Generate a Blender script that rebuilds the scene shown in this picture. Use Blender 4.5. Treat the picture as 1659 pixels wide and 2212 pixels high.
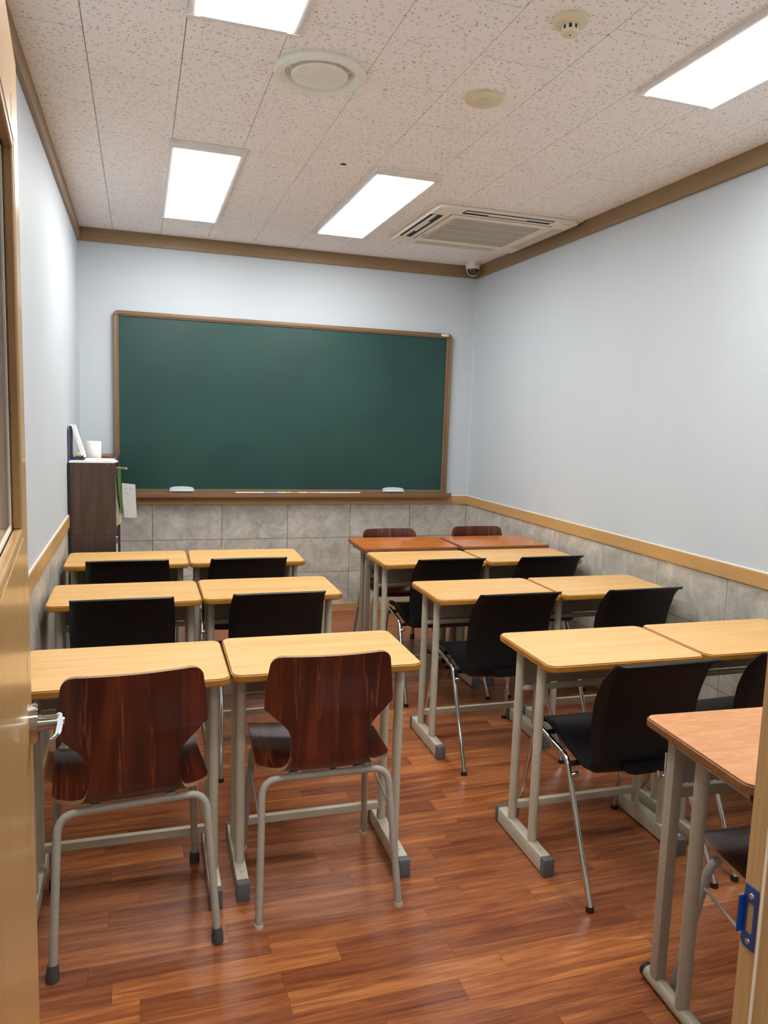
import bpy, bmesh, math, random
from mathutils import Vector, Matrix
random.seed(7)
PI = math.pi; R = math.radians
for o in list(bpy.data.objects): bpy.data.objects.remove(o, do_unlink=True)
scn = bpy.context.scene; COL = scn.collection

# ------------------------------------------------------------------ camera, world, exposure
F_PX, YAW, PITCH, ROLL, CAM_H = 1624.6, 0.3159, -0.1227, 0.0334, 1.4857
cam_data = bpy.data.cameras.new('camera'); cam = bpy.data.objects.new('camera', cam_data); COL.objects.link(cam)
fw = Vector((math.sin(YAW)*math.cos(PITCH), math.cos(YAW)*math.cos(PITCH), math.sin(PITCH)))
rt = Vector((math.cos(YAW), -math.sin(YAW), 0)); up = rt.cross(fw)
rt2 = rt*math.cos(ROLL) + up*math.sin(ROLL); up2 = -rt*math.sin(ROLL) + up*math.cos(ROLL)
M = Matrix((rt2, up2, -fw)).transposed().to_4x4(); M.translation = Vector((0, 0, CAM_H))
cam.matrix_world = M
cam_data.sensor_fit = 'VERTICAL'; cam_data.sensor_height = 36; cam_data.lens = 36*F_PX/2212
cam_data.clip_start = 0.02
scn.camera = cam
w = bpy.data.worlds.new('world'); scn.world = w; w.use_nodes = True
w.node_tree.nodes['Background'].inputs[0].default_value = (0.8, 0.85, 0.9, 1)
w.node_tree.nodes['Background'].inputs[1].default_value = 0.05
scn.view_settings.view_transform = 'Standard'; scn.view_settings.look = 'None'
scn.view_settings.gamma = 1; scn.view_settings.use_curve_mapping = False
scn.view_settings.exposure = 0.06
PANEL_EMIT = 22.0
HALL_EMIT = 24.0

# ------------------------------------------------------------------ room numbers
XL, XR, YF, YB, ZC = -0.382, 2.489, 0.564, 5.498, 2.671
Z_CR, Z_RT, Z_RB, Z_BB = 2.585, 0.902, 0.8335, 0.064

# ------------------------------------------------------------------ materials
def srgb(r, g, b):
    def f(v):
        v /= 255.0
        return v/12.92 if v <= 0.04045 else ((v+0.055)/1.055)**2.4
    return (f(r), f(g), f(b), 1)
class NT:
    def __init__(s, name):
        s.m = bpy.data.materials.new(name); s.m.use_nodes = True; s.t = s.m.node_tree
        s.b = s.t.nodes['Principled BSDF']
    def n(s, t, **kw):
        x = s.t.nodes.new(t)
        for k, v in kw.items(): setattr(x, k, v)
        return x
    def l(s, a, b): s.t.links.new(a, b)
    def coords(s, scale=(1,1,1), rnd=True):
        tc = s.n('ShaderNodeTexCoord'); mp = s.n('ShaderNodeMapping'); mp.inputs['Scale'].default_value = scale
        if rnd:
            oi = s.n('ShaderNodeObjectInfo'); mu = s.n('ShaderNodeMath', operation='MULTIPLY'); mu.inputs[1].default_value = 37.0
            s.l(oi.outputs['Random'], mu.inputs[0])
            ad = s.n('ShaderNodeVectorMath', operation='ADD'); s.l(tc.outputs['Object'], ad.inputs[0]); s.l(mu.outputs[0], ad.inputs[1])
            s.l(ad.outputs[0], mp.inputs[0])
        else: s.l(tc.outputs['Object'], mp.inputs[0])
        return mp.outputs[0]
    def noise(s, vec, scale, detail=4, rough=0.55, dist=0.0):
        x = s.n('ShaderNodeTexNoise'); x.inputs['Scale'].default_value = scale; x.inputs['Detail'].default_value = detail
        x.inputs['Roughness'].default_value = rough; x.inputs['Distortion'].default_value = dist
        s.l(vec, x.inputs['Vector']); return x.outputs['Fac']
    def ramp(s, fac, stops):
        x = s.n('ShaderNodeValToRGB'); e = x.color_ramp.elements
        while len(e) < len(stops): e.new(0.5)
        for i, (p, c) in enumerate(stops): e[i].position = p; e[i].color = c
        s.l(fac, x.inputs[0]); return x.outputs[0]
    def mix(s, fac, a, b, mode='MIX'):
        x = s.n('ShaderNodeMix', data_type='RGBA', blend_type=mode)
        if isinstance(fac, float): x.inputs[0].default_value = fac
        else: s.l(fac, x.inputs[0])
        for i, v in ((6, a), (7, b)):
            if isinstance(v, tuple): x.inputs[i].default_value = v
            else: s.l(v, x.inputs[i])
        return x.outputs[2]
    def bump(s, h, strength=0.2, dist=0.002):
        x = s.n('ShaderNodeBump'); x.inputs['Strength'].default_value = strength; x.inputs['Distance'].default_value = dist
        s.l(h, x.inputs['Height']); s.l(x.outputs[0], s.b.inputs['Normal'])
    def set(s, color=None, rough=0.5, metal=0.0, spec=0.5, coat=0.0, coatr=0.1):
        if color is not None:
            if isinstance(color, tuple): s.b.inputs['Base Color'].default_value = color
            else: s.l(color, s.b.inputs['Base Color'])
        s.b.inputs['Roughness'].default_value = rough; s.b.inputs['Metallic'].default_value = metal
        s.b.inputs['Specular IOR Level'].default_value = spec
        s.b.inputs['Coat Weight'].default_value = coat; s.b.inputs['Coat Roughness'].default_value = coatr
        return s.m
def plain(name, c, rough=0.5, metal=0.0, var=0.04, spec=0.5, coat=0.0, scale=18.0):
    q = NT(name); f = q.noise(q.coords(), scale, 5)
    a = tuple(max(0, v*(1-var)) for v in c[:3])+(1,); b = tuple(min(1, v*(1+var)) for v in c[:3])+(1,)
    q.set(q.ramp(f, [(0.3, a), (0.7, b)]), rough, metal, spec, coat); q.bump(f, 0.05, 0.0005); return q.m
def wood(name, stops, grain=(1.2, 26, 26), rough=0.4, coat=0.0, fine=0.12, coatr=0.12, bump=0.05, spec=0.5, dist=0.4):
    q = NT(name); v = q.coords(grain)
    f = q.noise(v, 1.0, 5, 0.6, dist)
    base = q.ramp(f, stops)
    v2 = q.coords(tuple(g*5 for g in grain)); f2 = q.noise(v2, 1.0, 3, 0.6)
    k = q.ramp(f2, [(0.35, (1-fine*2, 1-fine*2, 1-fine*2, 1)), (0.65, (1, 1, 1, 1))])
    q.set(q.mix(1.0, base, k, 'MULTIPLY'), rough, 0, spec, coat, coatr); q.bump(f2, bump, 0.0006); return q.m
MT = {}
MT['desk_top'] = wood('pale_laminate', [(0.3, srgb(212, 163, 98)), (0.5, srgb(224, 178, 112)), (0.7, srgb(231, 188, 124))], (1.4, 22, 22), 0.36, 0.15, 0.035)
MT['desk_edge'] = plain('golden_edge', srgb(170, 116, 40), 0.4, var=0.12)
MT['red_top'] = wood('reddish_laminate', [(0.3, srgb(184, 98, 34)), (0.5, srgb(202, 112, 40)), (0.72, srgb(216, 132, 56))], (3, 10, 10), 0.16, 0.3, 0.05, dist=2.0)
MT['pink_top'] = wood('salmon_laminate', [(0.35, srgb(192, 130, 82)), (0.52, srgb(200, 139, 90)), (0.60, srgb(208, 150, 103)), (0.66, srgb(200, 139, 90))], (5, 16, 16), 0.4, 0.0, 0.02, dist=3.5)
MT['pink_edge'] = plain('worn_brown_edge', srgb(124, 80, 38), 0.5, var=0.25, scale=60)
MT['red_edge'] = plain('brown_red_edge', srgb(132, 82, 52), 0.45, var=0.15)
MT['beige_metal'] = plain('beige_painted_steel', srgb(196, 192, 172), 0.42, var=0.05)
MT['taupe_metal'] = plain('taupe_painted_steel', srgb(158, 148, 130), 0.4, var=0.06, scale=90)
MT['grey_panel'] = plain('grey_panel_steel', srgb(150, 148, 134), 0.5, var=0.04)
MT['grey_metal'] = plain('grey_painted_tube', srgb(160, 154, 142), 0.38, var=0.08, scale=60)
MT['cap_grey'] = plain('grey_rubber', srgb(96, 100, 104), 0.7, var=0.05)
MT['cap_dark'] = plain('dark_rubber', srgb(64, 66, 66), 0.7, var=0.05)
MT['cap_black'] = plain('black_rubber', srgb(22, 20, 20), 0.6, var=0.05)
MT['cap_white'] = plain('white_plastic_tip', srgb(205, 200, 190), 0.5)
MT['chrome'] = plain('chrome', srgb(215, 215, 215), 0.09, 1.0, var=0.01)
MT['steel'] = plain('brushed_steel', srgb(190, 190, 188), 0.22, 1.0, var=0.02)
MT['nickel'] = plain('polished_nickel', srgb(170, 164, 155), 0.12, 1.0, var=0.02)
MT['black_plastic'] = plain('black_moulded_plastic', srgb(13, 13, 15), 0.45, var=0.1, spec=0.35, scale=400)
MT['ply_edge'] = plain('ply_edge', srgb(150, 112, 78), 0.6, var=0.2, scale=200)
q = NT('mahogany_ply'); v = q.coords((16, 1.3, 1.3)); f = q.noise(v, 1.0, 4, 0.55, 0.6)
base = q.ramp(f, [(0.34, srgb(48, 14, 8)), (0.52, srgb(74, 24, 12)), (0.66, srgb(100, 42, 20))])
f3 = q.noise(q.coords((34, 1.6, 1.6)), 1.0, 2, 0.5, 0.8)
str_ = q.ramp(f3, [(0.615, (0, 0, 0, 1)), (0.645, (1, 1, 1, 1)), (0.66, (0, 0, 0, 1))])
sc = q.n('ShaderNodeMath', operation='MULTIPLY'); sc.inputs[1].default_value = 0.55; q.l(str_, sc.inputs[0])
q.set(q.mix(sc.outputs[0], base, srgb(150, 86, 38)), 0.3, 0, 0.5, 0.25, 0.15); MT['mahogany'] = q.m
MT['trim_wood'] = wood('oak_trim', [(0.3, srgb(138, 112, 78)), (0.7, srgb(152, 126, 92))], (1.5, 40, 40), 0.42, 0, 0.05)
MT['rail_wood'] = wood('pale_oak_rail', [(0.3, srgb(186, 146, 92)), (0.7, srgb(200, 160, 106))], (1.5, 40, 40), 0.4, 0, 0.04)
MT['rail_y'] = wood('pale_oak_rail_side', [(0.3, srgb(186, 146, 92)), (0.7, srgb(200, 160, 106))], (40, 1.5, 40), 0.4, 0, 0.04)
MT['trim_y'] = wood('oak_trim_side', [(0.3, srgb(138, 112, 78)), (0.7, srgb(152, 126, 92))], (40, 1.5, 40), 0.42, 0, 0.05)
MT['door_wood'] = wood('door_laminate', [(0.3, srgb(196, 156, 100)), (0.7, srgb(210, 170, 112))], (34, 34, 1.2), 0.28, 0.2, 0.03)
MT['bead_wood'] = wood('door_bead', [(0.3, srgb(160, 122, 78)), (0.7, srgb(178, 138, 90))], (30, 30, 1.5), 0.45, 0, 0.05)
MT['frame_wood'] = wood('jamb_wood', [(0.3, srgb(188, 152, 104)), (0.7, srgb(204, 168, 118))], (60, 60, 1.4), 0.4, 0, 0.06)
MT['board_wood'] = wood('board_frame_wood', [(0.3, srgb(118, 90, 62)), (0.7, srgb(138, 108, 78))], (2, 50, 50), 0.42, 0, 0.06)
MT['board_wood_v'] = wood('board_frame_wood_v', [(0.3, srgb(118, 90, 62)), (0.7, srgb(138, 108, 78))], (50, 50, 2), 0.42, 0, 0.06)
MT['dark_wood'] = wood('wenge_laminate', [(0.3, srgb(66, 50, 42)), (0.6, srgb(84, 66, 56)), (0.75, srgb(96, 78, 66))], (18, 18, 1.6), 0.42, 0, 0.08, dist=1.2)
MT['caulk'] = plain('cream_caulk', srgb(238, 230, 214), 0.5)
MT['off_white'] = plain('ivory_plastic', srgb(238, 240, 232), 0.45)
MT['aged_ivory'] = plain('aged_ivory_plastic', srgb(226, 216, 182), 0.45)
MT['white_plastic'] = plain('white_plastic', srgb(226, 224, 220), 0.4)
MT['frame_white'] = plain('white_aluminium', srgb(236, 234, 232), 0.35)
MT['cream_grille'] = plain('cream_grille', srgb(214, 208, 190), 0.5)
MT['ac_white'] = plain('aircon_cream', srgb(242, 236, 222), 0.42)
MT['dark'] = plain('dark_recess', srgb(30, 28, 38), 0.7)
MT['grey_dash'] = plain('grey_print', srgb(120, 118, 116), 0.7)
MT['paper'] = plain('white_paper', srgb(238, 238, 240), 0.7, var=0.02)
MT['grey_paper'] = plain('grey_tracing_paper', srgb(196, 200, 204), 0.6, var=0.03)
MT['cream_paper'] = plain('cream_paper_bag', srgb(224, 218, 190), 0.7, var=0.06)
MT['tissue'] = plain('tissue_white', srgb(240, 238, 228), 0.9, var=0.03, scale=150)
MT['navy'] = plain('navy_card', srgb(34, 40, 66), 0.5)
MT['green'] = plain('green_cover', srgb(88, 158, 60), 0.5)
MT['blue'] = plain('blue_print', srgb(54, 90, 160), 0.5)
MT['blue_film'] = plain('blue_film', srgb(14, 62, 140), 0.3, var=0.12, coat=0.3)
MT['green_board'] = None
MT['eraser_shell'] = plain('eraser_shell', srgb(205, 212, 216), 0.4)
MT['eraser_felt'] = plain('eraser_felt', srgb(44, 36, 34), 0.9)
for n_, c_ in dict(chalk_white=(246, 244, 236), chalk_blue=(120, 190, 222), chalk_yellow=(226, 214, 110), chalk_green=(130, 180, 120), chalk_pink=(236, 168, 160)).items():
    MT[n_] = plain(n_, srgb(*c_), 0.85)
q = NT('green_chalkboard'); f = q.noise(q.coords((1, 1, 1)), 2.2, 5)
q.set(q.ramp(f, [(0.3, srgb(18, 58, 54)), (0.7, srgb(24, 68, 62))]), 0.38, 0, 0.5); MT['green_board'] = q.m
# wallpaper: pale blue-grey with a fine woven relief
q = NT('blue_grey_wallpaper'); f = q.noise(q.coords((1, 1, 1), False), 240, 3); g = q.noise(q.coords((1, 1, 0.4), False), 3, 4)
q.set(q.mix(f, q.ramp(g, [(0.3, srgb(192, 201, 207)), (0.7, srgb(198, 207, 213))]), srgb(187, 196, 203)), 0.6, 0, 0.4); q.bump(f, 0.25, 0.001); MT['wallpaper'] = q.m
# stone-look wall tile
q = NT('grey_stone_tile'); v = q.coords(); f = q.noise(v, 8, 9, 0.72, 0.6); g = q.noise(v, 38, 5, 0.7); h = q.noise(v, 2.4, 3)
c = q.ramp(f, [(0.32, srgb(156, 153, 143)), (0.5, srgb(186, 183, 172)), (0.66, srgb(214, 211, 200))])
c = q.mix(1.0, c, q.ramp(g, [(0.3, (0.84, 0.84, 0.84, 1)), (0.6, (1, 1, 1, 1))]), 'MULTIPLY')
c = q.mix(q.ramp(h, [(0.35, (0, 0, 0, 1)), (0.75, (0.35, 0.35, 0.35, 1))]), c, srgb(190, 179, 164))
q.set(c, 0.42, 0, 0.5); q.bump(g, 0.08, 0.001); MT['stone'] = q.m
MT['grout'] = plain('dark_joint', srgb(62, 60, 55), 0.8)
MT['joint'] = plain('ceiling_joint', srgb(120, 106, 96), 0.9)
# mineral fibre ceiling tile with fissure flecks (relief darkened pits)
q = NT('fissured_ceiling_tile'); tot = None
for k, (ang, sx, sy, lo, hi) in enumerate([(20, 36, 112, 0.12, 0.16), (75, 38, 118, 0.11, 0.15), (-35, 40, 112, 0.11, 0.15), (50, 75, 95, 0.10, 0.13)]):
    tc = q.n('ShaderNodeTexCoord'); oi = q.n('ShaderNodeObjectInfo')
    mu = q.n('ShaderNodeMath', operation='MULTIPLY'); mu.inputs[1].default_value = 13.0 + k; q.l(oi.outputs['Random'], mu.inputs[0])
    ad = q.n('ShaderNodeVectorMath', operation='ADD'); q.l(tc.outputs['Object'], ad.inputs[0]); q.l(mu.outputs[0], ad.inputs[1])
    vr = q.n('ShaderNodeMapping'); vr.inputs['Rotation'].default_value = (0, 0, R(ang)); q.l(ad.outputs[0], vr.inputs[0])
    mp = q.n('ShaderNodeMapping'); mp.inputs['Scale'].default_value = (sx, sy, 1); q.l(vr.outputs[0], mp.inputs[0])
    vo = q.n('ShaderNodeTexVoronoi', voronoi_dimensions='2D'); vo.inputs['Scale'].default_value = 1.0; q.l(mp.outputs[0], vo.inputs['Vector'])
    sp = q.n('ShaderNodeSeparateColor'); q.l(vo.outputs['Color'], sp.inputs[0])
    gt = q.n('ShaderNodeMath', operation='GREATER_THAN'); gt.inputs[1].default_value = 0.83; q.l(sp.outputs[0], gt.inputs[0])
    mr = q.n('ShaderNodeMapRange'); mr.inputs['From Min'].default_value = lo; mr.inputs['From Max'].default_value = hi + 0.10
    mr.inputs['To Min'].default_value = 1; mr.inputs['To Max'].default_value = 0; q.l(vo.outputs['Distance'], mr.inputs[0])
    m2 = q.n('ShaderNodeMath', operation='MULTIPLY'); q.l(mr.outputs[0], m2.inputs[0]); q.l(gt.outputs[0], m2.inputs[1])
    m3 = q.n('ShaderNodeMath', operation='MULTIPLY'); q.l(m2.outputs[0], m3.inputs[0]); q.l(sp.outputs[1], m3.inputs[1])
    if tot is None: tot = m3.outputs[0]
    else:
        mx = q.n('ShaderNodeMath', operation='MAXIMUM'); q.l(tot, mx.inputs[0]); q.l(m3.outputs[0], mx.inputs[1]); tot = mx.outputs[0]
q.set(q.mix(tot, srgb(250, 247, 246), srgb(128, 116, 106)), 0.85, 0, 0.3)
inv = q.n('ShaderNodeMath', operation='SUBTRACT'); inv.inputs[0].default_value = 1.0; q.l(tot, inv.inputs[1]); q.bump(inv.outputs[0], 0.4, 0.002); MT['ceiling'] = q.m
# floor plank: each plank its own tone
q = NT('red_brown_plank'); oi = q.n('ShaderNodeObjectInfo')
v = q.coords((2.0, 30, 30)); f = q.noise(v, 1.0, 8, 0.68, 1.0)
c = q.ramp(f, [(0.28, srgb(112, 62, 38)), (0.44, srgb(148, 88, 54)), (0.58, srgb(176, 110, 64)), (0.74, srgb(206, 144, 88))])
f2 = q.noise(q.coords((9, 220, 220)), 1.0, 4, 0.65); c = q.mix(1.0, c, q.ramp(f2, [(0.36, (0.70, 0.66, 0.64, 1)), (0.56, (1, 1, 1, 1))]), 'MULTIPLY')
tone = q.ramp(oi.outputs['Random'], [(0.0, (0.70, 0.60, 0.58, 1)), (0.3, (0.86, 0.80, 0.82, 1)), (0.7, (1.0, 0.97, 0.92, 1)), (1.0, (1.28, 1.24, 1.10, 1))])
q.set(q.mix(1.0, c, tone, 'MULTIPLY'), 0.3, 0, 0.5, 0.12, 0.2); q.bump(f2, 0.04, 0.0004); MT['plank'] = q.m
q = NT('led_diffuser'); q.set((1, 1, 1, 1), 0.5); q.b.inputs['Emission Color'].default_value = (1.0, 0.985, 0.97, 1); q.b.inputs['Emission Strength'].default_value = PANEL_EMIT; MT['led'] = q.m
q = NT('hall_diffuser'); q.set((1, 1, 1, 1), 0.5); q.b.inputs['Emission Color'].default_value = (1.0, 0.95, 0.86, 1); q.b.inputs['Emission Strength'].default_value = HALL_EMIT; MT['hall_led'] = q.m
q = NT('window_glass'); q.set((0.93, 0.96, 0.95, 1), 0.06); q.b.inputs['Transmission Weight'].default_value = 0.9; q.b.inputs['IOR'].default_value = 1.3; MT['glass'] = q.m
q = NT('clear_tape'); q.set((0.9, 0.88, 0.8, 1), 0.15); q.b.inputs['Transmission Weight'].default_value = 0.7; MT['tape'] = q.m
q = NT('smoked_dome'); q.set(srgb(40, 44, 50), 0.06, coat=0.6); MT['dome'] = q.m
MT['door_dark'] = MT['trim_wood']

# ------------------------------------------------------------------ geometry helpers
class MB:
    def __init__(s): s.bm = bmesh.new()
    def _merge(s, t, mi=0):
        for f in t.faces: f.material_index = mi if f.material_index == 0 else f.material_index
        me = bpy.data.meshes.new('t'); t.to_mesh(me); t.free(); s.bm.from_mesh(me); bpy.data.meshes.remove(me); return s
    def box(s, x0, x1, y0, y1, z0, z1, bev=0.0, mi=0, seg=2, mat=None):
        t = bmesh.new(); bmesh.ops.create_cube(t, size=1)
        bmesh.ops.scale(t, vec=(x1-x0, y1-y0, z1-z0), verts=t.verts)
        bmesh.ops.translate(t, vec=((x0+x1)/2, (y0+y1)/2, (z0+z1)/2), verts=t.verts)
        if bev > 0: bmesh.ops.bevel(t, geom=list(t.edges), offset=bev, segments=seg, affect='EDGES', profile=0.6)
        if mat is not None: bmesh.ops.transform(t, matrix=mat, verts=t.verts)
        return s._merge(t, mi)
    def prism(s, pts, z0, z1, bev=0.0, mi=0, side_mi=None, mat=None, seg=2):
        t = bmesh.new(); lo = [t.verts.new((x, y, z0)) for x, y in pts]; hi = [t.verts.new((x, y, z1)) for x, y in pts]
        a = t.faces.new(hi); b = t.faces.new(lo[::-1]); n = len(pts); sides = []
        for i in range(n): sides.append(t.faces.new((lo[i], lo[(i+1) % n], hi[(i+1) % n], hi[i])))
        bmesh.ops.recalc_face_normals(t, faces=t.faces)
        if side_mi is not None:
            for f in sides: f.material_index = side_mi
        if bev > 0:
            ed = [e for e in t.edges if len([f for f in e.link_faces if f in (a, b)]) == 1]
            bmesh.ops.bevel(t, geom=ed, offset=bev, segments=seg, affect='EDGES', material=-1 if side_mi is None else side_mi)
        if mat is not None: bmesh.ops.transform(t, matrix=mat, verts=t.verts)
        return s._merge(t, mi)
    def tube(s, pts, r, seg=12, cap=True, mi=0, closed=False):
        t = bmesh.new(); P = [Vector(p) for p in pts]; n = len(P); rings = []; prev = None
        rr = r if isinstance(r, (list, tuple)) else [r]*n
        for i in range(n):
            if i == 0: d = P[1]-P[0]
            elif i == n-1: d = P[-1]-P[-2]
            else: d = (P[i+1]-P[i]).normalized() + (P[i]-P[i-1]).normalized()
            d.normalize()
            if prev is None:
                a = Vector((0, 0, 1)) if abs(d.z) < 0.9 else Vector((1, 0, 0)); u = d.cross(a).normalized()
            else:
                u = (prev - d*prev.dot(d)).normalized()
            prev = u; v = d.cross(u)
            rings.append([t.verts.new(P[i] + (u*math.cos(2*PI*k/seg) + v*math.sin(2*PI*k/seg))*rr[i]) for k in range(seg)])
        for i in range(n-1):
            for k in range(seg): t.faces.new((rings[i][k], rings[i][(k+1) % seg], rings[i+1][(k+1) % seg], rings[i+1][k]))
        if cap: t.faces.new(rings[0][::-1]); t.faces.new(rings[-1])
        bmesh.ops.recalc_face_normals(t, faces=t.faces)
        return s._merge(t, mi)
    def lathe(s, prof, c=(0, 0, 0), seg=40, mi=0, sx=1, sy=1):
        t = bmesh.new(); rings = []
        for r, z in prof:
            if r < 1e-6: rings.append([t.verts.new((c[0], c[1], c[2]+z))])
            else: rings.append([t.verts.new((c[0]+sx*r*math.cos(2*PI*k/seg), c[1]+sy*r*math.sin(2*PI*k/seg), c[2]+z)) for k in range(seg)])
        for a, b in zip(rings, rings[1:]):
            for k in range(seg):
                k2 = (k+1) % seg
                if len(a) == 1 and len(b) == 1: continue
                if len(a) == 1: t.faces.new((a[0], b[k], b[k2]))
                elif len(b) == 1: t.faces.new((a[k], a[k2], b[0]))
                else: t.faces.new((a[k], a[k2], b[k2], b[k]))
        bmesh.ops.recalc_face_normals(t, faces=t.faces)
        return s._merge(t, mi)
    def build(s, name, mats, parent=None, ang=35, **props):
        me = bpy.data.meshes.new(name); s.bm.to_mesh(me); s.bm.free()
        for m in (mats if isinstance(mats, (list, tuple)) else [mats]): me.materials.append(m)
        me.polygons.foreach_set('use_smooth', [True]*len(me.polygons))
        try: me.set_sharp_from_angle(angle=R(ang))
        except Exception: pass
        o = bpy.data.objects.new(name, me); COL.objects.link(o); o.parent = parent
        for k, v in props.items(): o[k] = v
        return o
def fillet(pts, r, n=6):
    P = [Vector(p) for p in pts]; out = [P[0]]
    for i in range(1, len(P)-1):
        a = (P[i-1]-P[i]); b = (P[i+1]-P[i]); la, lb = a.length, b.length; a.normalize(); b.normalize()
        ang = a.angle(b); d = min(r/math.tan(ang/2), la*0.48, lb*0.48)
        p0 = P[i]+a*d; p1 = P[i]+b*d
        for k in range(n+1):
            t = k/n; out.append(p0*(1-t)**2 + P[i]*2*t*(1-t) + p1*t*t)
    out.append(P[-1]); return out
def rrect(x0, x1, y0, y1, r, n=6):
    out = []
    for cx, cy, a0 in ((x1-r, y1-r, 0), (x0+r, y1-r, 90), (x0+r, y0+r, 180), (x1-r, y0+r, 270)):
        for k in range(n+1):
            a = R(a0 + 90*k/n); out.append((cx+r*math.cos(a), cy+r*math.sin(a)))
    return out
def thing(name, label, cat, loc=(0, 0, 0), rz=0.0, group=None, kind=None):
    o = bpy.data.objects.new(name, None); COL.objects.link(o); o.empty_display_size = 0.1
    o.location = loc; o.rotation_euler = (0, 0, rz); tag(o, label, cat, group, kind); return o
def tag(o, label=None, cat=None, group=None, kind=None):
    if label: o['label'] = label
    if cat: o['category'] = cat
    if group: o['group'] = group
    if kind: o['kind'] = kind
    return o
KIDS = {}
def dup(root, loc, rz, label, group=None):
    def cp(o, par):
        c = o.copy(); COL.objects.link(c); c.parent = par
        for ch in list(o.children): cp(ch, c)
        return c
    r = cp(root, None); r.location = loc; r.rotation_euler = (0, 0, rz); r['label'] = label
    if group: r['group'] = group
    return r

# ------------------------------------------------------------------ setting: floor with single planks
fl = MB().box(-1.3, 2.7, -1.4, YB+0.12, -0.12, -0.004).build('floor', MT['grout'], kind='structure', label='red-brown wood plank floor')
MB().box(-1.29, 2.69, -1.39, YF-0.02, -0.004, 0.0).build('hall_floor_sheet', MT['plank'], fl)
row_h = 0.0762; y = YF - 0.02; rest = MB(); nrow = 0
ya = [y + i*row_h for i in range(int((YB-y)/row_h)+1)]
for i, y0 in enumerate(ya):
    y1 = min(y0+row_h, YB+0.005); x = XL - random.uniform(0.05, 0.5)
    while x < XR:
        L = random.choice((0.36, 0.48, 0.6, 0.6, 0.74)); a, b = max(x, XL-0.004), min(x+L, XR+0.004); x += L
        if b-a < 0.02: continue
        g = 0.00035
        m = rest if y1 > 4.35 else MB()
        m.box(a+g, b-g, y0+g, y1-g, -0.004, 0.0)
        if m is not rest:
            cx, cy = (a+b)/2, (y0+y1)/2
            bmesh.ops.translate(m.bm, vec=(-cx, -cy, 0), verts=m.bm.verts)
            o = m.build('plank', MT['plank'], fl); o.location = (cx, cy, 0)
# far planks: seven tones come from the grain alone
rest.build('far_planks', MT['plank'], fl, kind='stuff')

# walls
def wall_tiles(parent, horiz, fixed, start, step, n, lo, hi, sign):
    zs = [(Z_BB-0.01, 0.3146), (0.3146, 0.5794), (0.5794, Z_RB+0.02)]
    g = 0.0015
    for (z0, z1) in zs:
        for k in range(n):
            a = start - k*step; b = a - step; a2, b2 = min(a, hi), max(b, lo)
            if a2-b2 < 0.01: continue
            c = (a2+b2)/2; h = (a2-b2)/2-g
            if horiz: m = MB().box(-h, h, 0, 0.0055, -(z1-z0)/2+g, (z1-z0)/2-g, 0.0006, seg=1)
            else: m = MB().box(0 if sign > 0 else -0.0055, 0.0055 if sign > 0 else 0, -h, h, -(z1-z0)/2+g, (z1-z0)/2-g, 0.0006, seg=1)
            o = m.build('wall_tile', MT['stone'], parent)
            o.location = (c, fixed, (z0+z1)/2) if horiz else (fixed, c, (z0+z1)/2)
wb = MB().box(XL-0.1, XR+0.1, YB, YB+0.1, Z_RB+0.02, ZC+0.1).box(XL-0.1, XR+0.1, YB+0.0055, YB+0.1, -0.12, Z_RB+0.02, mi=1).build('wall_back', [MT['wallpaper'], MT['grout']], kind='structure')
wall_tiles(wb, True, YB, XR, 0.4815, 6, XL, XR, 1)
wr = MB().box(XR, XR+0.1, YF-0.15, YB, Z_RB+0.02, ZC+0.1).box(XR+0.0055, XR+0.1, YF-0.15, YB+0.005, -0.12, Z_RB+0.02, mi=1).build('wall_right', [MT['wallpaper'], MT['grout']], kind='structure')
wall_tiles(wr, False, XR, 5.514, 0.4767, 11, YF, YB, 1)
wl = MB().box(XL-0.1, XL, YF-0.15, YB, Z_RB+0.02, ZC+0.1).box(XL-0.1, XL-0.0055, YF-0.15, YB+0.005, -0.12, Z_RB+0.02, mi=1).build('wall_left', [MT['wallpaper'], MT['grout']], kind='structure')
wall_tiles(wl, False, XL, YB, 0.4767, 11, YF, YB, -1)
XH, XJ, DTOP = -0.113, 0.584, 1.975          # hinge side, strike side, head of the doorway
YH = YF - 0.15
MB().box(XL-0.1, XH-0.03, YH, YF, -0.004, ZC+0.1).box(XJ+0.03, XR+0.1, YH, YF, -0.004, ZC+0.1).box(XH-0.03, XJ+0.03, YH, YF, DTOP+0.03, ZC+0.1).build('wall_front', MT['wallpaper'], kind='structure')
# corridor the camera stands in
MB().box(-1.4, 2.8, -1.5, -1.4, -0.12, ZC+0.1).build('wall_corridor_back', MT['wallpaper'], kind='structure')
MB().box(-1.4, -1.3, -1.4, YH, -0.12, ZC+0.1).box(-1.3, XL-0.1, YH, YH+0.1, -0.12, ZC+0.1).build('wall_corridor_left', MT['wallpaper'], kind='structure')
MB().box(2.7, 2.8, -1.4, YH, -0.12, ZC+0.1).box(XR+0.1, 2.7, YH, YH+0.1, -0.12, ZC+0.1).build('wall_corridor_right', MT['wallpaper'], kind='structure')

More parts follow.
